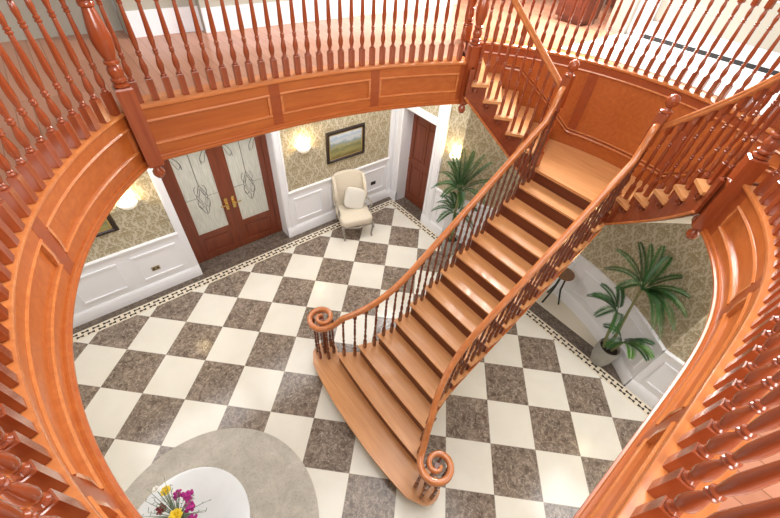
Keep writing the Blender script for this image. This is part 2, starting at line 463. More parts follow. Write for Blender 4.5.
# front double door, set back in the reveal
d1 = thing('door_1', (2.7, 1.6, 0), 'dark timber double front door with frosted leaded glass', 'door', kind='structure')
MB().box(1.842, 1.95, 1.56, 1.63, 0, 2.37).box(3.46, 3.548, 1.56, 1.63, 0, 2.37).box(1.95, 3.46, 1.56, 1.63, 2.26, 2.37).build('door_frame', M['door'], d1, 0)
MB().box(1.842, 3.548, 1.35, 1.56, 0, .012).build('threshold', M['floor'], d1, 0)
for sgn, xa, xb in ((-1, 1.95, 2.705), (1, 2.705, 3.46)):
    z = MB(); y0, y1 = 1.575, 1.62
    st = .10; mx = .13
    la, lb = (xa, xa + st), (xb - mx, xb)
    if sgn > 0: la, lb = (xa, xa + mx), (xb - st, xb)
    z.box(*la, y0, y1, .01, 2.26).box(*lb, y0, y1, .01, 2.26)
    z.box(la[1], lb[0], y0, y1, .01, .14).box(la[1], lb[0], y0, y1, .50, .60).box(la[1], lb[0], y0, y1, 2.15, 2.26)
    z.box(la[1], lb[0], y0 + .018, y1 - .01, .14, .50)
    z.box(la[1] + .06, lb[0] - .06, y0 + .005, y0 + .02, .19, .45)
    leaf = z.build('door_leaf', M['door'], d1, 0)
    ga, gb = la[1], lb[0]; gm = (ga + gb) / 2
    g = MB().box(ga, gb, y0 + .012, y0 + .022, .60, 2.15).build('glass_pane', M['glass'], leaf, 0)
    # leaded diamond and sprays on the pane
    lw = MB(); yy = y0 + .009
    P = lambda pts, r=.0045: lw.tube([(gm + a, yy, c) for a, c in pts], r, 5)
    P([(0, 1.55), (.09, 1.32), (0, 1.09), (-.09, 1.32), (0, 1.55)]); P([(0, 1.48), (.055, 1.32), (0, 1.16), (-.055, 1.32), (0, 1.48)])
    P([(0, 1.55), (0, 2.15)]); P([(0, 1.09), (0, .98)]); P([(-.09, 1.32), (ga - gm, 1.32)], .003); P([(.09, 1.32), (gb - gm, 1.32)], .003)
    for q in (-1, 1):
        for zc in (1.44, 1.2):
            P([(q * (.055 + .04 * math.sin(t * .5)), zc + .09 * math.cos(t * .5)) for t in range(0, 9)], .004)
        P([(q * (.0 + .02 * k), .98 + .012 * k * k) for k in range(5)], .004)
        e = gb - gm if q > 0 else ga - gm
        P([(e - q * (.02 + .10 * math.sin(t * .28)), 2.13 - .035 * t) for t in range(8)], .005)
        P([(e - q * (.11 * (1 - math.cos(t * .4)) * .5), 2.05 - .02 * t + .05 * math.sin(t)) for t in range(9)], .004)
    lw.build('lead_came', M['lead'], leaf)
    hx = lb[0] + .07 if sgn < 0 else la[1] - .07
    MB().box(hx - .025, hx + .025, y0 - .008, y0, .93, 1.17).build('lock_plate', M['brass'], leaf, 0)
    MB().tube([(hx, y0, 1.06), (hx, y0 - .05, 1.06), (hx + sgn * .02, y0 - .055, 1.06), (hx + sgn * .12, y0 - .05, 1.058)], .011, 8).build('door_handle', M['brass'], leaf)
# dark single door in the side wall
d2 = thing('door_2', (6.45, .74, 0), 'dark mahogany single door in the side wall', 'door', kind='structure')
z = MB(); xa, xb = 6.42, 6.46
z.box(xa, xb, .18, .30, .01, 2.19).box(xa, xb, .975, 1.075, .01, 2.19)
for a, b in ((.01, .2), (.95, 1.10), (1.99, 2.19)): z.box(xa, xb, .30, .975, a, b)
z.box(xa + .015, xb - .002, .3, .975, .2, 1.99)
for a, b in ((.36, .60), (.68, .915)): z.box(xa + .004, xa + .02, a, b, .26, .89); z.box(xa + .004, xa + .02, a, b, 1.16, 1.87)
z.box(xa + .001, xb - .001, .61, .67, .2, .95); z.box(xa + .001, xb - .001, .61, .67, 1.10, 1.99)
lf = z.build('door_leaf', M['door'], d2, 0)
MB().tube([(xa, 1.03, 1.05), (xa - .05, 1.03, 1.05), (xa - .055, .98, 1.05)], .011, 8).build('door_handle', M['brass'], lf)

# ------------------------------------------------------------------ gallery slab
def loop_void():
    off = lambda P_, cut: [tuple(p - Vector((t.y, -t.x)) * .045) for p, t in zip(P_.p, P_.t)][cut:len(P_.p) - cut]
    return off(pF, 1) + off(pA, 0) + off(pR, 1) + off(pL, 2)
def slab(name, mat, z, flip, d):
    bm = bmesh.new()
    def loop(pts):
        vs = [bm.verts.new((x, y, z)) for x, y in pts]
        return [bm.edges.new((vs[i], vs[(i + 1) % len(vs)])) for i in range(len(vs))]
    e = loop([(-1.6, -6.4), (10.6, -6.4), (10.6, 2.6), (-1.6, 2.6)]) + loop(loop_void())
    bmesh.ops.triangle_fill(bm, edges=e, use_beauty=True, use_dissolve=False)
    me = bpy.data.meshes.new(name); bmesh.ops.recalc_face_normals(bm, faces=bm.faces)
    for f in bm.faces:
        if (f.normal.z > 0) == flip: f.normal_flip()
    r = bmesh.ops.extrude_face_region(bm, geom=list(bm.faces))
    bmesh.ops.translate(bm, verts=[v for v in r['geom'] if isinstance(v, bmesh.types.BMVert)], vec=(0, 0, d))
    bmesh.ops.recalc_face_normals(bm, faces=bm.faces)
    bm.to_mesh(me); bm.free(); me.materials.append(mat); return link(name, me)
o = slab('floor_gallery', M['gfloor'], 3.58, False, .15); struct(o, 'polished timber floor of the upper gallery around the void', 'floor')
o = slab('ceiling', M['soffit'], 3.31, True, .1); struct(o, 'white plaster ceiling under the gallery', 'ceiling')

# fascias
ZB = 3.26
def fascia(name, path, label, stiles, s0=.05, s1=None, mould=True):
    s1 = path.L - .05 if s1 is None else s1
    t = thing(name, (*path.at(path.L / 2)[0], ZB), label, 'panelled fascia', kind='structure')
    mb = MB(); ribbon(mb, path, 0, path.L, rect(0, -.05, 3.27, 3.70)); mb.build('panel_face', M['panel'], t)
    mb = MB()
    ribbon(mb, path, 0, path.L, rect(-.02, .016, 3.615, 3.715)); ribbon(mb, path, 0, path.L, rect(-.02, .016, 3.28, 3.385))
    mb.build('panel_rails', M['panel'], t)
    for s in stiles:
        w_ = .055 if 0 < s < 1 else .10
        a = max(0, s * path.L - w_); b = min(path.L, s * path.L + w_)
        mb = MB(); ribbon(mb, path, a, b, rect(-.02, .0175, 3.301, 3.714), .04); mb.build('stile', M['fascia'], t)
    mb = MB()
    for a, b in zip(stiles, stiles[1:]):
        a = a * path.L + (.055 if a > 0 else .10); b = b * path.L - (.055 if b < 1 else .10)
        pf = lambda z0, z1: [(-.002, z0), (.018, z0), (.026, (z0 + z1) / 2), (.018, z1), (-.002, z1)]
        ribbon(mb, path, a, b, pf(3.385, 3.41)); ribbon(mb, path, a, b, pf(3.59, 3.615))
        ribbon(mb, path, a, a + .025, pf(3.41, 3.59)); ribbon(mb, path, b - .025, b, pf(3.41, 3.59))
    mb.build('panel_moulding', M['rail'], t)
    mb = MB()
    ribbon(mb, path, 0, path.L, [(-.05, 3.24), (.03, 3.24), (.042, 3.25), (.042, 3.265), (.03, 3.272), (.034, 3.285), (.03, 3.297), (.016, 3.30), (-.05, 3.30)])
    mb.build('bottom_moulding', M['panel'], t)
    mb = MB()
    ribbon(mb, path, 0, path.L, [(-.17, 3.70), (.012, 3.70), (.014, 3.70), (.024, 3.706), (.034, 3.714), (.037, 3.726), (.034, 3.737), (.026, 3.742), (-.17, 3.742)])
    mb.build('nosing', M['rail'], t)
    return t
fascia('gallery_fascia_front', pF, 'panelled timber fascia of the gallery above the front door', (0, .355, .675, 1))
fascia('gallery_fascia_right', pR, 'panelled timber fascia of the gallery at the lower right', (0, .31, .645, 1))
fascia('gallery_fascia_left', pL, 'curved panelled timber fascia of the gallery at the left', (0, .324, .684, 1))

# apse fascia: taller, comes down to the landing with a skirting that follows the flights
def th(s): return 51 - s / pA.L * 102          # degrees along the apse path
def ztrim(d):
    a = abs(th(d)); return ZL + .17 + max(0, (a - 15)) / 33 * 6 * H
ta = thing('apse_fascia', (AC[0] + RO, YC, ZL), 'tall curved timber panelling behind the half landing', 'panelled wall', kind='structure')
mb = MB()
def zbot(d): return ZL - .28 + max(0, abs(th(d)) - 19) / 6.6 * H
fr = pA.frames(0, pA.L, .06)
mb.sweep(fr, lambda i: [(0, min(3.5, zbot(pA.L * i / (len(fr) - 1)))), (-.02, min(3.5, zbot(pA.L * i / (len(fr) - 1)))), (-.02, 3.70), (0, 3.70)])
mb.build('panel_face', M['panel'], ta)
mb = MB(); ribbon(mb, pA, 0, pA.L, rect(-.02, .016, 3.625, 3.70))
for a in (40, 14, -14, -40):
    s = (51 - a) / 102 * pA.L; zz = ztrim(s)
    ribbon(mb, pA, s - .06, s + .06, rect(-.015, .017, min(zz, 3.5) - .02, 3.70))
mb.build('stile_and_rail_frame', M['fascia'], ta)
mb = MB()
ribbon(mb, pA, 0, pA.L, [(-.002, 3.60), (.018, 3.60), (.026, 3.612), (.018, 3.625), (-.002, 3.625)])
i0, i1 = .25 * pA.L, .75 * pA.L
for pfz in ((0, .03), (.055, .07)):
    ribbon(mb, pA, .12 * pA.L, .88 * pA.L, [(-.002, pfz[0]), (.02, pfz[0]), (.03, (pfz[0] + pfz[1]) / 2), (.02, pfz[1]), (-.002, pfz[1])], .05, lambda d: min(ztrim(d), 3.43))
mb.build('skirting_moulding', M['rail'], ta)
mb = MB(); ribbon(mb, pA, 0, pA.L, [(-.17, 3.70), (.012, 3.70), (.014, 3.70), (.024, 3.706), (.034, 3.714), (.037, 3.726), (.034, 3.737), (.026, 3.742), (-.17, 3.742)])
mb.build('nosing', M['rail'], ta)

# ------------------------------------------------------------------ upper storey walls
UZ = 6.4
def up(name, label, mbs, mat=M['upwall']):
    o = mbs.build(name, mat, smooth=0); return struct(o, label, 'wall')
up('wall_upper_front', 'pale cream upper wall beyond the front gallery',
   MB().box(2.13, 2.93, 1.36, 1.6, 3.73, UZ).box(2.93, 7.2, 1.24, 1.6, 3.73, UZ).box(-1.6, 2.13, 1.68, 1.9, 3.73, UZ).box(7.2, 10.6, 2.6, 2.8, 3.73, UZ).box(7.2, 7.4, 1.24, 2.6, 3.73, UZ))
up('wall_upper_left', 'pale cream upper wall beyond the left gallery', MB().box(-1.8, -1.6, -6.4, 1.9, 3.73, UZ))
up('wall_upper_back', 'pale cream upper wall behind the viewpoint', MB().box(-1.8, 8.8, -6.6, -6.4, 3.73, UZ))
up('wall_upper_right', 'pale cream upper wall beyond the landing gallery',
   MB().box(8.62, 8.8, -6.4, -1.28, 3.73, 4.45).box(8.62, 8.8, -6.4, -3.1, 4.45, UZ).box(8.62, 8.8, -1.5, -1.28, 4.45, UZ).box(8.62, 8.8, -3.1, -1.5, 6.0, UZ)
   .box(8.8, 10.6, -1.5, -1.28, 3.73, UZ).box(10.5, 10.7, -1.28, 2.6, 3.73, UZ))
o = MB().box(2.13, 2.93, 1.335, 1.36, 3.73, 3.98).box(2.93, 7.2, 1.215, 1.24, 3.73, 3.98).build('baseboard_front', M['white'], smooth=0); struct(o, 'tall white skirting board along the upper front wall', 'skirting')
o = MB().box(8.59, 8.62, -6.4, -1.55, 3.80, 3.965).box(8.57, 8.62, -6.4, -1.55, 3.955, 3.975).box(8.56, 8.62, -1.55, -1.25, 3.73, UZ).build('baseboard_right', M['white'], smooth=0)
struct(o, 'white skirting board and casing along the upper right wall', 'skirting')
o = MB().box(8.585, 8.62, -6.4, -1.55, 3.725, 3.80).build('trim_5', M['black'], smooth=0); struct(o, 'black strip at the foot of the upper right wall', 'trim')
# upstairs window in the right wall
w1 = thing('window_1', (8.7, -2.3, 4.45), 'upstairs window in the wall beyond the landing gallery', 'window', kind='structure')
mb = MB()
for y0, y1 in ((-3.1, -3.03), (-2.335, -2.265), (-1.57, -1.5)): mb.box(8.66, 8.74, y0, y1, 4.45, 6.0)
for z0, z1 in ((4.45, 4.52), (5.93, 6.0)): mb.box(8.66, 8.74, -3.1, -1.5, z0, z1)
mb.build('window_frame', M['white'], w1, 0)
o = MB().box(8.45, 8.9, -1.29, -.98, 3.73, UZ).build('wall_pillar', M['upwall'], smooth=0); struct(o, 'pale pillar where the upstairs passage meets the landing gallery', 'wall')
cb = thing('cabinet', (8.5, -.42, 3.73), 'dark brown wooden cabinet standing in the upstairs passage', 'cabinet')
MB().box(8.24, 8.7, -.68, -.16, 3.80, 4.75).box(8.28, 8.7, -.64, -.2, 3.73, 3.80).build('body', M['riser'], cb, 0)
MB().box(8.21, 8.72, -.71, -.13, 4.75, 4.79).build('top', M['door'], cb, 0)
dd = MB().box(8.22, 8.24, -.66, -.18, 3.84, 4.71).box(8.21, 8.22, -.58, -.26, 3.94, 4.61).build('door', M['riser'], cb, 0)
MB().superell((8.205, -.62, 4.3), (.015, .015, .015), 1, 1, 10, 6).build('knob', M['brass'], dd)
# brown door at the far end of the passage
d3 = thing('door_3', (10.46, .1, 3.74), 'brown timber door at the end of the upstairs passage', 'door', kind='structure')
z = MB(); xa, xb = 10.44, 10.5
z.box(xa, xb, -.75, -.62, 3.74, 5.78).box(xa, xb, -.03, .10, 3.74, 5.78)
for a, b in ((3.74, 3.95), (4.7, 4.85), (5.65, 5.78)): z.box(xa, xb, -.62, -.03, a, b)
z.box(xa + .02, xb, -.62, -.03, 3.95, 5.7)
z.build('door_leaf', M['door'], d3, 0)
# pale carpet on the landing gallery
poly = [(8.58, -1.24)] + [(8.58, -4.6)] + [(AC[0] + 2.92 * math.cos(math.radians(a)), AC[1] + 2.92 * math.sin(math.radians(a))) for a in range(-44, 26, 3)] + [(AC[0] + 2.92 * math.cos(math.radians(25.6)), -1.24)]
o = MB().prism(poly, 3.73, 3.745).build('carpet', M['carpet'], smooth=0); tag(o, 'white carpet on the gallery behind the half landing', 'carpet')

# ------------------------------------------------------------------ turned parts
def bal_profile(h):
    """turned baluster of height h (square foot and head are separate blocks in the same mesh)"""
    f = .17; t = h - .075
    pr = [(.0175, f), (.0215, f + .006), (.0215, f + .014), (.014, f + .022), (.0185, f + .03), (.0155, f + .037),
          (.021, f + .052), (.0245, f + .075), (.0235, f + .1), (.017, f + .135), (.0125, f + .155), (.012, f + .163),
          (.019, f + .170), (.019, f + .178), (.0135, f + .183), (.0195, f + .190), (.0195, f + .198), (.0125, f + .206),
          (.0155, f + .225), (.0205, f + .27), (.0205, f + .30), (.017, f + .39), (.0135, t - .155),
          (.0125, t - .15), (.019, t - .143), (.019, t - .135), (.013, t - .13), (.0185, t - .123), (.0185, t - .116), (.0125, t - .11), (.0165, t - .08), (.019, t - .06), (.015, t - .025), (.012, t - .016), (.0185, t - .01), (.0175, t)]
    return pr
def baluster_mesh(name, h, w, mat, sc=1.0, n=10):
    mb = MB(); mb.chbox(0, 0, w, 0, .172, .004); mb.lathe([(r * sc, z) for r, z in bal_profile(h)], n=n); mb.chbox(0, 0, w, h - .077, h, .004)
    return mb.mesh(name, mat, 40)
BH = .90
BAL = baluster_mesh('gallery_baluster', BH, .051, M['turned'], 1.05)
SBH = .80
SBAL = baluster_mesh('stair_baluster', SBH, .036, M['stairturn'], .85, 8)
UBAL = baluster_mesh('flight_baluster', SBH, .040, M['turned'], .92, 8)

def newel(name, x, y, rot, label, zb=3.26, pend=True, zh=4.62, short=False):
    t = thing(name, (x, y, zb), label, 'newel post', 'turned newel posts at the corners of the gallery')
    w_ = .125
    if short:      # landing newel: block, turning, block, ball
        mb = MB(); mb.chbox(x, y, .095, zb, ZL + .2, .008, rot); mb.chbox(x, y, .095, ZL + .78, ZL + 1.15, .01, rot)
        mb.lathe([(.035, ZL + .2), (.046, ZL + .215), (.046, ZL + .23), (.034, ZL + .245), (.044, ZL + .265), (.034, ZL + .285), (.05, ZL + .33), (.052, ZL + .38), (.036, ZL + .45), (.03, ZL + .47),
                  (.044, ZL + .485), (.044, ZL + .50), (.032, ZL + .51), (.04, ZL + .56), (.034, ZL + .72), (.045, ZL + .74), (.045, ZL + .76), (.035, ZL + .78)], x, y, 14)
        mb.build('post', M['newel'], t, 40)
        z0 = ZL + 1.15
        MB().lathe([(.058, z0), (.058, z0 + .012), (.034, z0 + .025), (.026, z0 + .045), (.034, z0 + .055), (.052, z0 + .075), (.060, z0 + .105), (.055, z0 + .135), (.034, z0 + .16), (.006, z0 + .17)], x, y, 16).build('ball_finial', M['newel'], t, 50)
    else:
        mb = MB(); mb.chbox(x, y, w_, zb, 3.93, .012, rot)
        mb.lathe([(.048, 3.93), (.058, 3.938), (.058, 3.952), (.040, 3.962), (.055, 3.975), (.055, 3.99), (.042, 4.0), (.052, 4.03), (.050, 4.06), (.038, 4.085), (.052, 4.095), (.052, 4.11), (.038, 4.12),
                  (.052, 4.16), (.066, 4.22), (.068, 4.27), (.058, 4.34), (.044, 4.41), (.038, 4.44), (.05, 4.45), (.05, 4.47), (.045, 4.48)], x, y, 18)
        mb.chbox(x, y, .105, 4.48, 4.76, .01, rot)
        mb.build('post', M['newel'], t, 40)
        MB().lathe([(.066, 4.76), (.066, 4.775), (.036, 4.79), (.03, 4.81), (.05, 4.835), (.062, 4.87), (.055, 4.91), (.03, 4.935), (.005, 4.945)], x, y, 16).build('ball_finial', M['newel'], t, 50)
        if pend:
            MB().lathe([(.006, zb - .135), (.03, zb - .125), (.05, zb - .09), (.048, zb - .06), (.03, zb - .035), (.028, zb - .025), (.05, zb - .012), (.05, zb)], x, y, 16).build('drop_finial', M['newel'], t, 50)
    return t
pA0, pB0, pC0, pA1 = (1.70, -.60), (5.19, -1.06), (5.13, -3.93), (1.60, -4.46)
aF = math.atan2(-1.13 + .8, .6)
newel('newel_post', *pA0, 0, 'newel post with drop finial at the upper left, left of the front door')
newel('newel_post', *pB0, -.4, 'newel post at the head of the left upper flight with drop finial beside wallpaper')
newel('newel_post', *pC0, .4, 'newel post at the head of the right upper flight with drop finial')
newel('newel_post', *pA1, 0, 'newel post at the near corner below the viewpoint')
newel('newel_post', pA.p[0].x - .03, pA.p[0].y + .02, .7, 'newel post starting the far balustrade, just behind the left flight head', 3.73, False)
newel('newel_post', pA.p[-1].x - .03, pA.p[-1].y - .02, -.7, 'newel post ending the far balustrade at the right flight head', 3.73, False)
LN, RN = (5.845, -1.965), (5.845, -3.045)
newel('newel_post', *LN, 0, 'ball topped landing newel at the left of the landing', 2.3, short=True)
newel('newel_post', *RN, 0, 'ball topped landing newel at the right of the landing', 2.3, short=True)

RAILP = [(-.033, -.022), (-.024, -.03), (.024, -.03), (.033, -.022), (.034, -.006), (.028, .002), (.033, .012), (.030, .026), (.018, .034), (0, .037), (-.018, .034), (-.030, .026), (-.033, .012), (-.028, .002), (-.034, -.006)]
def balustrade(name, path, label, spacing, off=-.04, s0=.09, s1=None, skip=None):
    s1 = path.L - .09 if s1 is None else s1
    t = thing(name, (*path.at(path.L / 2)[0], 3.742), label, 'balustrade')
    mb = MB(); mb.sweep([(Vector((p.x, p.y, 4.67)) + n * off, n, u) for p, n, u in path.frames(0.02, path.L - .02)], RAILP)
    mb.build('handrail', M['rail'], t, 50)
    n = round((s1 - s0) / spacing)
    for i in range(n + 1):
        if i in (0, n) and False: continue
        p, nn = path.at(s0 + (s1 - s0) * i / n)
        if skip and skip(p): continue
        link('baluster', BAL, t, (p.x + nn.x * off, p.y + nn.y * off, 3.742), math.atan2(nn.y, nn.x))
    return t
balustrade('gallery_balustrade', pF, 'turned timber balustrade of the gallery above the front door', .118, -.035, s0=.14, s1=pF.L - .12)
balustrade('gallery_balustrade', pL, 'curved turned timber balustrade of the gallery at the left', .125, .002, s0=.14, s1=pL.L - .14)
balustrade('gallery_balustrade', pR, 'turned timber balustrade of the gallery at the lower right', .125, -.015, s0=.12, s1=pR.L - .14)
balustrade('gallery_balustrade', pA, 'far curved balustrade in front of the white carpet, above the landing', .12, -.05, s0=.12, s1=pA.L - .12)

# ------------------------------------------------------------------ main staircase
XS, RUN, YS = 2.30, .248, -2.565
def X(k): return XS + RUN * k
def nz(x): return (x - XS) / RUN * H
def orail(x): return .53 + (.417 * (3.7 - x) ** 2.3 if x < 3.7 else 0)
def hw(x): return orail(x) + .052
st = thing('staircase', (3.9, YS, 0), 'broad timber staircase rising from the marble floor to the half landing', 'staircase')
def nose(mb, pts, z, thick=.036, back=None):
    """tread: front edge polyline pts (rounded nosing), closed by back points"""
    mb.prism(pts + back, z - thick, z)
def cur_outline():
    """curtail bottom step: bowed front, round ends"""
    f = []
    for i in range(21):
        d = -1.06 + 2.12 * i / 20
        f.append((2.405 + .085 * (abs(d) / 1.1) ** 2.2, YS - d))
    left = f[-1]  # y = YS-1.12
    out = list(f)
    cx, cy, r = 2.72, YS - 1.105, .185
    for a in range(200, 400, 20): out.append((cx + r * math.cos(math.radians(a)), cy + r * math.sin(math.radians(a))))
    out.append((2.86, YS - .95)); out.append((2.86, YS + .95))
    for a in range(-40, 161, 20): out.append((cx + r * math.cos(math.radians(a)), YS + 1.105 + r * math.sin(math.radians(a))))
    return out
out1 = cur_outline()
def shrink(poly, d):
    c = Vector((2.72, YS)); return [(x + (d if x < 2.8 else 0), YS + (y - YS) * (1 - d / 1.3)) for x, y in poly]
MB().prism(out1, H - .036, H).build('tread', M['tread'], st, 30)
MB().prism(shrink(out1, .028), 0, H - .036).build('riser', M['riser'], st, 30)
for k in range(2, 14):
    x0, x1, z = X(k), X(k + 1) + .03, H * k
    pts = []
    w0, w1 = hw(x0), hw(x1)
    bow = .03 if k == 2 else (.012 if k == 3 else 0)
    fr = [(x0 + (-bow * (1 - (d / 1.0) ** 2)), YS + d * w0) for d in [-1 + .2 * i for i in range(11)]]
    back = [(x1, YS + w1 - .0), (x1, YS - w1)]
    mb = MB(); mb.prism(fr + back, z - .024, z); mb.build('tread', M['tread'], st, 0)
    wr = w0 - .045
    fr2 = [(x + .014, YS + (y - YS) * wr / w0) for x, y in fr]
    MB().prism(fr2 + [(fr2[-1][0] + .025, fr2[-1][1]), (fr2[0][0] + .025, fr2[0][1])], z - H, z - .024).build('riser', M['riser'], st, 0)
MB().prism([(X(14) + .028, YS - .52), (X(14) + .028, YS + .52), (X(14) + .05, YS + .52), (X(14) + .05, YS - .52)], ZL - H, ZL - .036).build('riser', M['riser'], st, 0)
# strings with sawtooth top, following the flare
for sg in (-1, 1):
    mb = MB()
    for k in range(1, 14):
        xa, xb = (X(k) + .03 if k > 1 else 2.78), X(k + 1) + .03
        for j in range(2):
            a, b = xa + (xb - xa) * j / 2, xa + (xb - xa) * (j + 1) / 2
            ya, yb = YS + sg * (hw(a) - .03), YS + sg * (hw(b) - .03)
            q = -sg * .03; zt = H * k - .036
            za, zb = max(0, nz(a) - .30), max(0, nz(b) - .30)
            mb.add([(a, ya, za), (b, yb, zb), (b, yb, zt), (a, ya, zt), (a, ya + q, za), (b, yb + q, zb), (b, yb + q, zt), (a, ya + q, zt)],
                   [(0, 1, 2, 3), (7, 6, 5, 4), (0, 4, 5, 1), (1, 5, 6, 2), (2, 6, 7, 3), (3, 7, 4, 0)])
    mb.build('string', M['string'], st, 0, weld=False)
    mb = MB()   # lower edge bead
    pts = [(x, YS + sg * (hw(x) - .022), max(.012, nz(x) - .285)) for x in [2.85 + (5.78 - 2.85) * i / 30 for i in range(31)]]
    mb.tube(pts, .016, 6); mb.build('string_bead', M['rail'], st)
    for k in range(2, 14):        # carved scroll brackets on the tread ends
        mb = MB(); x0 = X(k) + .05; yb = YS + sg * (hw(X(k) + .12) - .026); z0 = H * k - .04
        sp = [(x0 + .15 + .045 * (1 - t / 26) * math.cos(t * .5), yb + sg * .006, z0 - .055 + .045 * (1 - t / 26) * math.sin(t * .5)) for t in range(22)]
        mb.tube([(x0, yb + sg * .006, z0 - .012), (x0 + .06, yb + sg * .006, z0 - .02)] + sp[2:], .009, 5)
        mb.build('scroll_bracket', M['string'], st)
mb = MB()
for i in range(24):
    a, b = 2.95 + 2.83 * i / 24, 2.95 + 2.83 * (i + 1) / 24
    ya, yb = hw(a) - .06, hw(b) - .06
    za, zb = max(.005, nz(a) - .28), max(.005, nz(b) - .28)
    mb.add([(a, YS - ya, za), (b, YS - yb, zb), (b, YS + yb, zb), (a, YS + ya, za)], [(0, 1, 2, 3)])
mb.build('soffit_panel', M['soffit'], st, 0)
# half landing
la = math.radians(20)
rin = lambda a: 1.80 - (a - 17.6) / 37 * .14       # inner radius of the upper flights (a in degrees)
TH = [20 + 6.6 * i for i in range(6)]              # risers of the upper flights
def pol(r, a, sg=1): return (AC[0] + r * math.cos(math.radians(a)), YC + sg * r * math.sin(math.radians(a)))
lp = [(X(14), YS - .56), pol(rin(20) - .05, 20, -1)] + [pol(RO - .005, a) for a in range(-21, 22, 3)] + [pol(rin(20) - .05, 20, 1), (X(14), YS + .56)]
MB().prism(lp, ZL - .036, ZL).build('landing_boards', M['tread'], st, 0)
MB().prism([(x + (.03 if i in (0, len(lp) - 1) else 0), y) for i, (x, y) in enumerate(lp)], ZL - .24, ZL - .036).build('landing_carriage', M['string'], st, 0)

# ------------------------------------------------------------------ upper flights
RI = []
for sg, side in ((1, 'left'), (-1, 'right')):
    uf = thing('upper_flight', (*pol(2.2, 36, sg), ZL), 'short curved flight from the landing up to the gallery at the ' + side, 'stair flight', 'curved upper flights')
    for k in range(5):
        z = ZL + H * (k + 1); a0, a1 = TH[k], TH[k + 1]
        da = math.degrees(.03 / 2.0)
        pts = [pol(rin(a0) - .055, a0 - da, sg), pol(RO - .02, a0 - da * .8, sg), pol(RO - .02, a1 + .3, sg), pol(rin(a1) - .055, a1 + .3, sg)]
        MB().prism(pts, z - .034, z).build('tread', M['tread'], uf, 0)
    for k in range(6):
        z = ZL + H * k; a0 = TH[k]
        pts = [pol(rin(a0), a0, sg), pol(RO - .02, a0, sg), pol(RO - .02, a0 + .5, sg), pol(rin(a0), a0 + .6, sg)]
        MB().prism(pts, z, z + H - .034).build('riser', M['riser'], uf, 0)
    mb = MB(); zs = lambda a: ZL + (a - 20) / 6.6 * H       # nosing line
    def seg(mb, a, b, zt, z0a, z0b, r0, r1):
        p = [(*pol(r, q, sg), z) for r in (r0, r1) for q, z in ((a, z0a), (b, z0b), (b, zt), (a, zt))]
        mb.add(p, [(0, 1, 2, 3), (7, 6, 5, 4), (0, 4, 5, 1), (1, 5, 6, 2), (2, 6, 7, 3), (3, 7, 4, 0)])
    for k in range(6):
        a0 = TH[k]; a1 = TH[k + 1] if k < 5 else 55; zt = ZL + H * (k + 1) - (.034 if k < 5 else .04)
        for j in range(2):
            a, b = a0 + (a1 - a0) * j / 2, a0 + (a1 - a0) * (j + 1) / 2
            seg(mb, a, b, zt, zs(a) - .24, zs(b) - .24, rin(a) - .03, rin(a) + .0)
    seg(mb, 17, 20, ZL - .036, ZL - .30, ZL - .24, rin(20) - .03, rin(20))
    mb.build('string', M['string'], uf, 0, weld=False)
    mb = MB(); mb.tube([(*pol(rin(a) - .035, a, sg), zs(a) - .225) for a in [17 + i * 2 for i in range(20)]], .015, 6); mb.build('string_bead', M['rail'], uf)
    mb = MB()
    for i in range(19):
        a, b = 17 + 2 * i, 19 + 2 * i
        mb.add([(*pol(rin(a), a, sg), zs(a) - .235), (*pol(rin(b), b, sg), zs(b) - .235), (*pol(RO, b, sg), zs(b) - .235), (*pol(RO, a, sg), zs(a) - .235)], [(0, 1, 2, 3)])
    mb.build('soffit_panel', M['soffit'], uf)
    for k in range(5):
        mb = MB(); a = TH[k] + 3.5; r = rin(a) - .038; z0 = ZL + H * (k + 1) - .04
        pts = []
        for t in range(20):
            q = .042 * (1 - t / 24)
            pts.append((*pol(r, a + math.degrees((.03 + q * math.cos(t * .5)) / 1.75), sg), z0 - .05 + q * math.sin(t * .5)))
        mb.tube(pts, .009, 5); mb.build('scroll_bracket', M['string'], uf)
    # railing of the upper flight
    ur = thing('flight_railing', (*pol(1.72, 36, sg), ZL), 'rising balustrade of the ' + side + ' upper flight', 'balustrade', 'balustrades of the upper flights')
    nA = LN if sg > 0 else RN; nB = pB0 if sg > 0 else pC0
    fr = []
    rr = lambda a: rin(a) + .03
    aA, aB = 18.0, 53.6
    for i in range(25):
        a = aA + (aB - aA) * i / 24
        z = ZL + .98 + (4.67 - ZL - .98) * i / 24
        x, y = pol(rr(a), a, sg)
        t = math.radians(a); n = Vector((math.cos(t), sg * math.sin(t), 0))
        sl = Vector((-math.sin(t) * sg * 0 - math.sin(t), sg * math.cos(t), .95)).normalized()
        fr.append((Vector((x, y, z)), n, sl.cross(n).normalized() * (1 if sl.cross(n).z > 0 else -1)))
    MB().sweep(fr, RAILP).build('handrail', M['rail'], ur, 50)
    for k in range(5):
        for j in range(2):
            a = TH[k] + 1.5 + 3.3 * j
            if a < 21: a = 21.5
            zb = ZL + H * (k + 1); zt = ZL + .98 + (4.67 - ZL - .98) * (a - aA) / (aB - aA) - .025
            x, y = pol(rr(a), a, sg)
            link('baluster', UBAL, ur, (x, y, zb), math.radians(a) * sg, (1, 1, (zt - zb) / SBH))

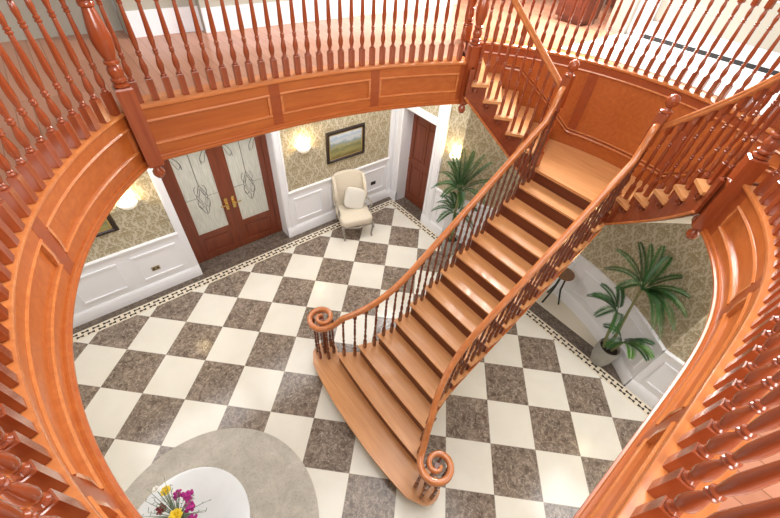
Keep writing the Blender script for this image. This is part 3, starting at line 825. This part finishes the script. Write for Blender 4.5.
# ------------------------------------------------------------------ railings of the main flight
def railz(x):
    a, b = 1.05, nz(x) + .86
    k = .10; h = max(k - abs(a - b), 0) / k
    return max(a, b) + h * h * k * .25
for sg, side in ((1, 'left'), (-1, 'right')):
    sr = thing('stair_railing', (3.9, YS + sg * .53, 0), 'scroll ended balustrade on the ' + side + ' of the main staircase', 'balustrade', 'balustrades of the main staircase')
    path = []; cx, cy, r0 = 2.73, YS + sg * 1.115, .18
    NT = 44
    for i in range(NT + 1):        # spiral, from the eye outwards
        u = i / NT; ang = math.radians(-130) - 2 * PI * 1.5 * (1 - u)
        r = .026 + (r0 - .026) * (u ** .85)
        path.append((cx + r * math.cos(ang), cy + sg * r * math.sin(ang), 1.05 + .012 * (1 - u)))
    pe = path[-1]; ye = abs(pe[1] - YS)
    for i in range(1, 5):
        u = i / 5; path.append((pe[0] + (2.86 - pe[0]) * u, YS + sg * (ye + (orail(2.86) - ye) * u), 1.05 + (railz(2.86) - 1.05) * u * u))
    for i in range(0, 37):
        xx = 2.86 + (5.56 - 2.86) * i / 36
        path.append((xx, YS + sg * orail(xx), railz(xx)))
    zt = railz(5.56); tn = LN if sg > 0 else RN
    for (dx, dz) in ((.07, .07), (.12, .15), (.145, .22), (.165, .27), (.195, .30), (.23, .31), (.26, .312)):
        xx = 5.56 + dx; u = dx / .26
        path.append((xx, YS + sg * .53 * (1 - u) + (tn[1] - YS) * u, zt + dz))
    pts = [Vector(p) for p in path]; fr = []
    for i, p in enumerate(pts):
        t = (pts[min(i + 1, len(pts) - 1)] - pts[max(i - 1, 0)]).normalized()
        th_ = Vector((t.x, t.y, 0)).normalized(); n = Vector((th_.y, -th_.x, 0)); fr.append((p, n, n.cross(t).normalized()))
    scl = lambda i: .55 + .45 * min(1, i / 30)
    MB().sweep(fr, lambda i: [(a * scl(i), b * (.7 + .3 * min(1, i / 30))) for a, b in RAILP]).build('handrail', M['rail'], sr, 50)
    # balusters: two to a tread
    yrail = orail
    for k in range(2, 14):
        for j in range(2):
            xx = X(k) + .065 + .124 * j
            zb = H * k; ztop = railz(xx) - .022
            link('baluster', SBAL, sr, (xx, YS + sg * yrail(xx), zb), 0, (1, 1, (ztop - zb) / SBH))
    for a in (0, 60, 120, 180, 240, 300):
        q = math.radians(a + 20); link('baluster', SBAL, sr, (cx + .125 * math.cos(q), cy + .125 * math.sin(q), H), 0, (1, 1, (1.03 - H) / SBH))
    mb = MB().lathe([(.035, H), (.035, H + .15), (.045, H + .16), (.03, H + .19), (.04, H + .28), (.028, H + .34), (.03, H + .7), (.04, H + .75), (.03, H + .78), (.03, 1.04)], cx, cy, 12)
    mb.build('curtail_newel', M['stairturn'], sr)

# ------------------------------------------------------------------ rug, table, flowers
o = MB().prism([(.545 + 1.185 * math.cos(2 * PI * i / 96), -2.585 + 1.185 * math.sin(2 * PI * i / 96)) for i in range(96)], 0, .012).build('round_rug', M['rug'], smooth=0)
tag(o, 'large round speckled grey rug on the checkered floor', 'rug')
tx, ty, TZ = .53, -2.61, .72
t = thing('round_table', (tx, ty, .012), 'round white table standing on the grey rug', 'table')
MB().lathe([(.02, TZ - .04), (.545, TZ - .04), (.562, TZ - .03), (.568, TZ - .015), (.562, TZ - .003), (.55, TZ), (.01, TZ)], tx, ty, 72).build('tabletop', M['table'], t, 40)
MB().lathe([(.26, .012), (.26, .04), (.20, .07), (.08, .11), (.06, .2), (.085, .32), (.06, .5), (.07, .62), (.2, .66), (.22, TZ - .04)], tx, ty, 28).build('pedestal', M['tableleg'], t, 40)
vx, vy = .54, -2.50
v = thing('vase', (vx, vy, TZ), 'small glazed vase holding cut flowers on the white table', 'vase')
MB().lathe([(.05, TZ), (.07, TZ + .04), (.075, TZ + .09), (.05, TZ + .14), (.042, TZ + .17), (.05, TZ + .18), (.044, TZ + .18), (.036, TZ + .165), (.04, TZ + .1), (.01, TZ + .05)], vx, vy, 20).build('vessel', M['vase'], v, 50)
def flower(px_, py_, pz, mat, r, kind, label):
    f = thing('cut_flower', (vx, vy, TZ + .1), label, 'flower', 'cut flowers in the vase')
    d = Vector((px_ - vx, py_ - vy, 0)) * .1
    MB().tube([(vx + d.x, vy + d.y, TZ + .08), (vx + d.x * 3, vy + d.y * 3, TZ + .2), (vx + (px_ - vx) * .75, vy + (py_ - vy) * .75, TZ + .1 + (pz - TZ - .1) * .8), (px_, py_, pz - r * .4)], .0035, 5).build('stem', M['stemgreen'], f)
    mb = MB(); rnd = random.Random(int(px_ * 1e4))
    if kind == 'frill':
        for i in range(26):
            a = rnd.uniform(0, 2 * PI); e = rnd.uniform(-.2, 1.3); rr = r * rnd.uniform(.55, .85)
            c = Vector((px_ + rr * math.cos(a) * math.cos(e), py_ + rr * math.sin(a) * math.cos(e), pz + rr * math.sin(e) * .7))
            mb.superell(c, (r * .36, r * .3, r * .2), 1, 1, 6, 4, Matrix.Rotation(a, 3, 'Z') @ Matrix.Rotation(rnd.uniform(-1, 1), 3, 'Y'))
    else:
        for ring, (rr, tilt, n) in enumerate(((.3, 1.15, 5), (.6, .75, 7), (.85, .3, 8))):
            for i in range(n):
                a = 2 * PI * i / n + ring
                c = Vector((px_ + r * rr * .6 * math.cos(a), py_ + r * rr * .6 * math.sin(a), pz + r * .45 * (1 - rr)))
                mb.superell(c, (r * .5, r * .36, r * .09), 1, 1, 8, 4, Matrix.Rotation(a, 3, 'Z') @ Matrix.Rotation(-tilt, 3, 'Y'))
    mb.build('bloom', mat, f, 60)
flower(.465, -2.18, .98, M['whitepetal'], .032, 'rose', 'small white flower leaning farthest left out of the vase')
flower(.54, -2.26, 1.0, M['yellow'], .048, 'rose', 'yellow flower at the far edge, right of the white one')
flower(.625, -2.36, 1.0, M['magenta'], .05, 'frill', 'magenta flower at the far side beside the yellow one')
flower(.69, -2.42, .99, M['magenta'], .05, 'frill', 'magenta flower farthest right of the bouquet')
flower(.67, -2.52, 1.0, M['magenta'], .052, 'frill', 'magenta flower at the right side, nearer the viewer')
flower(.655, -2.62, .99, M['magenta'], .045, 'frill', 'magenta flower nearest the bottom edge of the picture')
flower(.46, -2.38, .99, M['maroon'], .048, 'frill', 'dark maroon flower at the left of the bouquet')
flower(.56, -2.53, 1.04, M['yellow'], .062, 'rose', 'large yellow flower in the middle of the bouquet')
mb = MB(); rnd = random.Random(3)
for i in range(46):
    a = rnd.uniform(0, 2 * PI); R_ = rnd.uniform(.12, .34); hz = rnd.uniform(.12, .33)
    b = Vector((vx, vy, TZ + .16)); e = Vector((vx + R_ * math.cos(a), vy + R_ * math.sin(a) * .9, TZ + .14 + hz))
    m_ = (b + e) / 2 + Vector((0, 0, .06))
    pts = [b.lerp(m_, t_ / 4).lerp(m_.lerp(e, t_ / 4), t_ / 4) for t_ in range(5)]
    mb.tube(pts, lambda q: .005 * (1 - q / 5.5), 4)
    for q in (2, 3, 4):
        s_ = Vector((rnd.uniform(-.03, .03), rnd.uniform(-.03, .03), .025)); mb.tube([pts[q], pts[q] + s_], .003, 3)
o = mb.build('bouquet_foliage', M['greygreen']); tag(o, 'thin grey green leaves among the cut flowers', 'foliage', kind='stuff')

# ------------------------------------------------------------------ armchair
def armchair(x, y, rot):
    t = thing('armchair', (x, y, 0), 'cream upholstered wing armchair with carved grey legs by the front wall', 'armchair')
    R3 = Matrix.Rotation(rot, 3, 'Z')
    def put(mb, name, mat, sm=50):
        mb.v = [tuple(R3 @ Vector(p) + Vector((x, y, 0))) for p in mb.v]; return mb.build(name, mat, t, sm)
    put(MB().superell((0, -.05, .40), (.325, .315, .085), .3, .3, 28, 10), 'seat', M['fabric'])
    # back: arched panel leaning backwards
    n, m = 12, 10; mb = MB()
    def bk(u, v, front):
        w_ = .27 + .035 * v; zt = .44 + (.66 + .05 * math.cos(u * PI / 2)) * v
        yy = .22 + .12 * v + (.0 if front else .085) + .02 * u * u * (-1 if front else -1)
        e = 1 - .35 * max(0, v - .85) / .15 * abs(u) ** 4 * .3
        return (u * w_ * e, yy - (.025 * math.sin(PI * v) * (1 - u * u) if front else 0), zt)
    vs = []; fs = []
    for fr_ in (True, False):
        for i in range(m + 1):
            for k in range(n + 1): vs.append(bk(-1 + 2 * k / n, i / m, fr_))
    W_ = n + 1; O_ = (m + 1) * W_
    for i in range(m):
        for k in range(n):
            fs.append((i * W_ + k, i * W_ + k + 1, (i + 1) * W_ + k + 1, (i + 1) * W_ + k)); fs.append((O_ + i * W_ + k, O_ + (i + 1) * W_ + k, O_ + (i + 1) * W_ + k + 1, O_ + i * W_ + k + 1))
    for i in range(m):
        for k in (0, n): fs.append((i * W_ + k, (i + 1) * W_ + k, O_ + (i + 1) * W_ + k, O_ + i * W_ + k))
    for k in range(n):
        for i in (0, m): fs.append((i * W_ + k, i * W_ + k + 1, O_ + i * W_ + k + 1, O_ + i * W_ + k))
    mb.add(vs, fs); put(mb, 'backrest', M['fabric'])
    for s in (-1, 1):
        prof = [(0, .46), (-.16, .60), (-.20, .75), (-.17, .90), (-.11, 1.02), (-.03, 1.09), (.04, 1.08), (.06, .46)]
        mb = MB(); vv = [(s * .275, .25 + a + (z_ - .45) * .16, z_) for a, z_ in prof] + [(s * .325, .24 + a + (z_ - .45) * .16, z_) for a, z_ in prof]
        k_ = len(prof); mb.add(vv, [tuple(range(k_)), tuple(reversed(range(k_, 2 * k_)))] + [(i, (i + 1) % k_, k_ + (i + 1) % k_, k_ + i) for i in range(k_)])
        put(mb, 'wing', M['fabric'], 30)
        put(MB().tube([(s * .30, .22, .66), (s * .335, .06, .67), (s * .345, -.10, .66), (s * .34, -.155, .635), (s * .335, -.14, .60), (s * .32, -.10, .56), (s * .315, -.11, .47), (s * .31, -.13, .40)], .02, 8), 'arm', M['greywood'])
        put(MB().tube([(s * .28, -.30, .36), (s * .31, -.34, .31), (s * .315, -.355, .25), (s * .295, -.345, .15), (s * .28, -.345, .07), (s * .285, -.365, .025), (s * .285, -.37, .012)], lambda i: (.03, .034, .028, .019, .016, .02, .016)[i], 8), 'leg', M['greywood'])
        put(MB().tube([(s * .27, .20, .36), (s * .275, .23, .25), (s * .28, .27, .10), (s * .285, .31, .012)], lambda i: (.026, .024, .02, .017)[i], 8), 'leg', M['greywood'])
    mb = MB(); mb.tube([(-.29, -.33, .33), (-.15, -.355, .315), (-.05, -.36, .30), (0, -.362, .285), (.05, -.36, .30), (.15, -.355, .315), (.29, -.33, .33)], .022, 8)
    for s in (-1, 1): mb.tube([(s * .30, -.32, .33), (s * .30, 0, .32), (s * .27, .22, .34)], .02, 8)
    put(mb, 'apron', M['greywood'])
    return t
CX, CY, CR = 4.80, .84, -.30
armchair(CX, CY, CR)
R3 = Matrix.Rotation(CR, 3, 'Z')
pm = R3 @ Matrix.Rotation(-.45, 3, 'X') @ Matrix.Rotation(.34, 3, 'Y')
c = R3 @ Vector((.07, .11, .665)) + Vector((CX, CY, 0))
o = MB().superell(c, (.215, .06, .215), .5, .36, 28, 12, pm).build('cushion', plain('pale striped cushion cotton', (.66, .63, .57), .9), smooth=60); tag(o, 'pale square cushion leaning on the wing armchair back', 'cushion')

# ------------------------------------------------------------------ wall things
def painting(x0, x1, z0, z1, label):
    y = 1.33; t = thing('framed_painting', ((x0 + x1) / 2, y, z0), label, 'painting', 'framed pictures on the front wall')
    f = .065; mb = MB()
    prof = [(0, 0), (f * .3, .035), (f * .75, .03), (f, .012), (f, 0)]
    cor = [((x0, z0), (1, 1)), ((x1, z0), (-1, 1)), ((x1, z1), (-1, -1)), ((x0, z1), (1, -1))]
    vs = [(cx_ + a * dx, y - .002 - b, cz_ + a * dz) for (cx_, cz_), (dx, dz) in cor for a, b in prof]
    k = len(prof); fs = []
    for i in range(4):
        j = (i + 1) % 4
        for q in range(k): fs.append((i * k + q, i * k + (q + 1) % k, j * k + (q + 1) % k, j * k + q))
    mb.add(vs, fs); mb.build('picture_frame', M['darkframe'], t, 0)
    g = .015; xa, xb, za, zb = x0 + f, x1 - f, z0 + f, z1 - f
    MB().box(xa - .002, xa + g, y - .016, y - .002, za, zb).box(xb - g, xb + .002, y - .016, y - .002, za, zb).box(xa, xb, y - .016, y - .002, za, za + g).box(xa, xb, y - .016, y - .002, zb - g, zb).build('slip', M['gilt'], t, 0)
    MB().box(xa + g, xb - g, y - .012, y - .002, za + g, zb - g).build('canvas', M['painting'], t, 0)
painting(4.54, 5.41, 1.34, 1.97, 'dark framed landscape picture on the wall above the wing armchair')
painting(.24, 1.08, 1.40, 2.03, 'dark framed picture mostly hidden by the curved left fascia')
def sconce(x, y, z, nx, ny, label):
    t = thing('wall_sconce', (x, y, z), label, 'wall light', 'half bowl wall lights')
    ang = math.atan2(ny, nx)
    prof = [(.02, -.085), (.06, -.075), (.095, -.05), (.118, -.015), (.122, .015), (.117, .015), (.11, -.015), (.088, -.045), (.055, -.068), (.02, -.077)]
    mb = MB().lathe([(r, z + q) for r, q in prof], x, y, 18, ang - PI / 2, ang + PI / 2); mb.build('glass_bowl', M['shade'], t, 50)
    MB().box(x - .04 if ny else x - .012, x + .04 if ny else x, y - .012 if ny else y - .04, y if ny else y + .04, z - .08, z + .02).build('back_plate', M['white'], t, 0)
    l = bpy.data.lights.new('sconce_bulb', 'POINT'); l.energy = 12; l.color = (1, .74, .40); l.shadow_soft_size = .05
    lo = bpy.data.objects.new('sconce_bulb', l); col.objects.link(lo); lo.location = (x + nx * .075, y + ny * .075, z + .09)
sconce(1.33, 1.33, 1.77, 0, -1, 'lit half bowl wall light left of the front door')
sconce(4.09, 1.33, 1.82, 0, -1, 'lit half bowl wall light between the front door and the landscape picture')
sconce(6.17, -.37, 1.86, -1, 0, 'lit half bowl wall light above the palm behind the staircase')
sconce(6.17, -4.85, 1.86, -1, 0, 'half bowl wall light hidden under the right gallery beyond the palm')
def outlet(x, z, mat, label):
    t = thing('wall_socket', (x, 1.318, z), label, 'socket', 'sockets on the wainscot')
    MB().box(x - .06, x + .06, 1.308, 1.32, z - .038, z + .038).build('face_plate', mat, t, 0)
    MB().box(x - .042, x - .018, 1.304, 1.309, z - .015, z + .015).box(x + .018, x + .042, 1.304, 1.309, z - .015, z + .015).build('switch', M['black'], t, 0)
outlet(1.24, .50, M['brassplate'], 'brass wall socket on the white wainscot left of the front door')
outlet(5.66, .53, M['black'], 'black wall socket on the white wainscot beside the armchair')

# ------------------------------------------------------------------ palms
def frond_mesh(mb, base, tip, archz, rnd, wide=.12):
    base, tip = Vector(base), Vector(tip); up = Vector((0, 0, 1)); pts = []
    n = 14; ctl = base.lerp(tip, .45) + up * archz
    for i in range(n + 1):
        u = i / n; pts.append(base.lerp(ctl, u).lerp(ctl.lerp(tip, u), u))
    mb.tube(pts, lambda i: .007 * (1 - i / (n + 2)), 4)
    d = tip - base; d.z = 0
    side = d.cross(up).normalized() if d.length > .03 else Vector((1, 0, 0))
    NL = 44
    for i in range(NL):
        u = .14 + .86 * i / NL; q = u * n; k = min(int(q), n - 1); p = pts[k].lerp(pts[k + 1], q - k)
        t = (pts[k + 1] - pts[k]).normalized(); nn = side.cross(t).normalized()
        if nn.z < 0: nn = -nn
        L = wide * (math.sin(PI * min(1, .14 + u * .82)) ** .6) * rnd.uniform(.85, 1.1); w_ = .0068
        for s in (-1, 1):
            v = (side * s * .70 + t * .70 + nn * .22).normalized()
            a = p; b = p + v * L * .45 + t * w_; c_ = p + v * L - up * L * .16; e_ = p + v * L * .45 - t * w_
            mid = (b + e_) / 2 - nn * .004
            mb.add([a, b, c_, e_, mid], [(0, 1, 4), (1, 2, 4), (2, 3, 4), (3, 0, 4)])
def palm(x, y, label, fronds, stems, seed=1):
    t = thing('potted_palm', (x, y, 0), label, 'palm', 'potted palms beside the staircase')
    MB().lathe([(.10, 0), (.115, .015), (.15, .15), (.17, .29), (.168, .36), (.158, .40), (.165, .42), (.158, .425), (.142, .42), (.138, .36)], x, y, 28).build('pot', M['pot'], t, 50)
    MB().lathe([(.005, .365), (.139, .36)], x, y, 20).build('soil', M['soil'], t)
    for s in stems: MB().tube(s, lambda i: .024 - .003 * i, 8).build('stem', M['trunk'], t)
    rnd = random.Random(seed)
    for base, tip, ar, yl in fronds:
        mb = MB(); frond_mesh(mb, base, tip, ar, rnd); mb.build('frond', M['leafy'] if yl else M['leaf'], t, 0, weld=False)
PX, PY = 6.19, -4.05
c1, c2, c3 = (6.26, -3.86, 1.56), (6.24, -3.82, 1.0), (6.16, -4.12, .66)
FR = [(c1, t_, a_, 0) for t_, a_ in (((6.42, -3.48, 2.05), .12), ((6.36, -3.60, 2.14), .12), ((6.30, -3.32, 1.86), .2), ((6.40, -3.72, 2.18), .1), ((6.08, -3.38, 1.66), .25), ((6.38, -3.86, 2.12), .1),
      ((6.34, -4.10, 1.98), .14), ((6.24, -4.30, 1.86), .18), ((6.16, -4.42, 1.66), .25), ((6.10, -4.44, 1.42), .3), ((6.02, -4.40, 1.24), .35), ((5.92, -4.26, 1.40), .3), ((5.90, -3.66, 1.62), .25),
      ((6.26, -4.20, 1.50), .2), ((6.20, -4.30, 1.30), .3), ((6.22, -4.22, 1.74), .15))]
FR += [(c2, t_, a_, y_) for t_, a_, y_ in (((6.16, -3.38, 1.02), .22, 0), ((6.02, -3.46, 1.22), .2, 0), ((6.20, -3.44, 1.30), .15, 0), ((5.86, -3.66, 1.05), .25, 0), ((5.84, -3.95, 1.0), .25, 0), ((6.40, -3.62, 1.28), .12, 0))]
FR += [(c3, t_, a_, y_) for t_, a_, y_ in (((5.94, -4.32, .74), .2, 1), ((6.02, -4.48, .82), .2, 0), ((6.08, -4.5, .86), .2, 1), ((6.02, -4.30, 1.0), .2, 0), ((6.12, -4.40, 1.02), .15, 0), ((5.92, -3.82, .95), .2, 0), ((5.86, -4.02, .70), .22, 0))]
palm(PX, PY, 'potted palm in a grey stone pot beside the right of the staircase', FR,
     [[(PX + .02, PY + .02, .33), (6.2, -4.0, .7), (6.23, -3.92, 1.15), c1], [(PX - .02, PY + .06, .33), (6.13, -3.93, .6), c2], [(PX + .02, PY - .04, .33), c3]], seed=4)
FX, FY = 5.92, -.86
g1, g2 = (5.98, -.76, 1.42), (5.95, -.82, .95)
GR = [(g1, t_, a_, 0) for t_, a_ in (((6.05, -.16, 1.46), .25), ((6.08, -.30, 1.75), .2), ((6.10, -.55, 2.12), .1), ((6.14, -.75, 2.15), .1), ((6.30, -1.02, 2.02), .1), ((6.24, -.90, 2.12), .1), ((6.34, -1.2, 1.75), .15), ((6.06, -.38, 1.95), .12),
      ((5.98, -1.34, 1.5), .25), ((5.66, -1.1, 1.4), .25), ((5.6, -.7, 1.4), .25), ((5.7, -.35, 1.35), .28), ((5.95, -.2, 1.2), .3), ((6.2, -1.1, 2.1), .1), ((6.0, -.85, 2.2), .05))]
GR += [(g2, t_, a_, 0) for t_, a_ in (((6.04, -.30, 1.02), .25), ((5.9, -.36, .95), .25), ((6.1, -.5, 1.2), .2), ((5.7, -.45, .9), .25), ((5.56, -.75, .9), .25), ((5.6, -1.15, .9), .25), ((5.9, -1.3, .95), .25), ((6.2, -1.1, 1.1), .2), ((6.12, -.7, 1.3), .15))]
palm(FX, FY, 'bushy dark potted palm under the wall light, behind the left handrail', GR,
     [[(FX, FY, .33), (5.94, -.82, .8), g1], [(FX + .03, FY, .33), g2]], seed=6)
# small round table under the landing
sx, sy = 6.62, -2.84
t = thing('side_table', (sx, sy, 0), 'small round dark wooden table half hidden under the landing', 'side table')
MB().lathe([(.01, .70), (.15, .70), (.16, .715), (.155, .735), (.01, .735)], sx, sy, 28).build('tabletop', wood('brown side table timber', (.16, .07, .03), (.25, .12, .05)), t, 40)
for i in range(3):
    a = 2 * PI * i / 3 + .8
    MB().tube([(sx + .05 * math.cos(a), sy + .05 * math.sin(a), .70), (sx + .07 * math.cos(a), sy + .07 * math.sin(a), .35), (sx + .17 * math.cos(a), sy + .17 * math.sin(a), .012)], .016, 8).build('leg', M['bowl'], t)

# ------------------------------------------------------------------ lights
def area(name, loc, size, energy, color, target=None, sy=None):
    l = bpy.data.lights.new(name, 'AREA'); l.energy = energy; l.color = color; l.size = size
    if sy: l.shape = 'RECTANGLE'; l.size_y = sy
    o = bpy.data.objects.new(name, l); col.objects.link(o); o.location = loc
    d = (Vector(target) - Vector(loc)) if target else Vector((0, 0, -1))
    o.rotation_euler = d.to_track_quat('-Z', 'Y').to_euler(); return o
area('window_daylight', (8.85, -2.0, 5.2), 1.4, 60, (1, .98, .95), (3, -2.5, 2.0), 1.5)
area('tread_shadow_light', (8.1, -.5, 6.0), 1.3, 430, (1, .98, .95), (4.6, -2.5, 1.4), 1.2)  # added compact source, no window here; throws the shade below the nosings
sheen = area('tread_sheen_light', (6.8, -.15, 6.3), 3.8, 190, (1, .98, .95), None, 1.0)  # added unseen source, placed and tilted for the sheen on the treads
ax = Vector((3.6, -.6, -1.3)).normalized(); zz_ = Vector((.05, .12, 1)).normalized()
zz_ = (zz_ - ax * zz_.dot(ax)).normalized(); yy_ = zz_.cross(ax)
sheen.matrix_world = Matrix(((ax.x, yy_.x, zz_.x, 6.8), (ax.y, yy_.y, zz_.y, -.15), (ax.z, yy_.z, zz_.z, 6.3), (0, 0, 0, 1)))
area('void_fill', (3.4, -3.0, 7.4), 3.4, 150, (1, .98, .96), None, 3.0)  # added soft fill from above the void, no roof opening modelled
area('rear_fill', (2.2, -6.3, 5.4), 3.0, 230, (1, .98, .96), (3.0, 1.0, 2.2), 1.6)  # added fill to brighten the front fascia; the back wall is solid
area('left_fill', (-1.5, -3.0, 5.4), 2.4, 130, (1, .98, .96), (6.5, -2.4, 3.0), 1.6)  # added fill to brighten the apse panelling; no opening in the left wall
for x, y, sx_, sy_, en in ((.5, .4, 2.2, .9, 38), (2.75, .4, 1.6, .9, 24), (4.5, .45, 1.2, .9, 22), (5.55, .2, .7, .7, 22), (5.6, -5.6, 1.1, 1.5, 50), (-.95, -2.5, 1.0, 1.6, 20), (3.6, -5.6, 1.6, 1.2, 20)):
    area('under_gallery_fill', (x, y, 3.3), sx_, en, (.97, .98, 1), None, sy_)  # added soft panels lifting the walls below the gallery, not real fittings
w = bpy.data.worlds.new('World'); scn.world = w; w.use_nodes = True
bg = w.node_tree.nodes['Background']; bg.inputs[0].default_value = (.94, .97, 1, 1); bg.inputs[1].default_value = .28

# ------------------------------------------------------------------ camera
cam = bpy.data.cameras.new('Camera'); co = bpy.data.objects.new('Camera', cam); col.objects.link(co)
cam.sensor_width = 36; cam.lens = 368.297 / 780 * 36; cam.clip_start = .03
co.matrix_world = Matrix(((0.780534, 0.406641, -0.474773, 1.429192), (-0.621300, 0.588405, -0.517461, -4.082276), (0.068938, 0.698872, 0.711916, 5.145605), (0, 0, 0, 1)))
scn.camera = co
scn.view_settings.view_transform = 'Standard'; scn.view_settings.look = 'None'
scn.view_settings.gamma = 1; scn.view_settings.use_curve_mapping = False
scn.view_settings.exposure = -.08
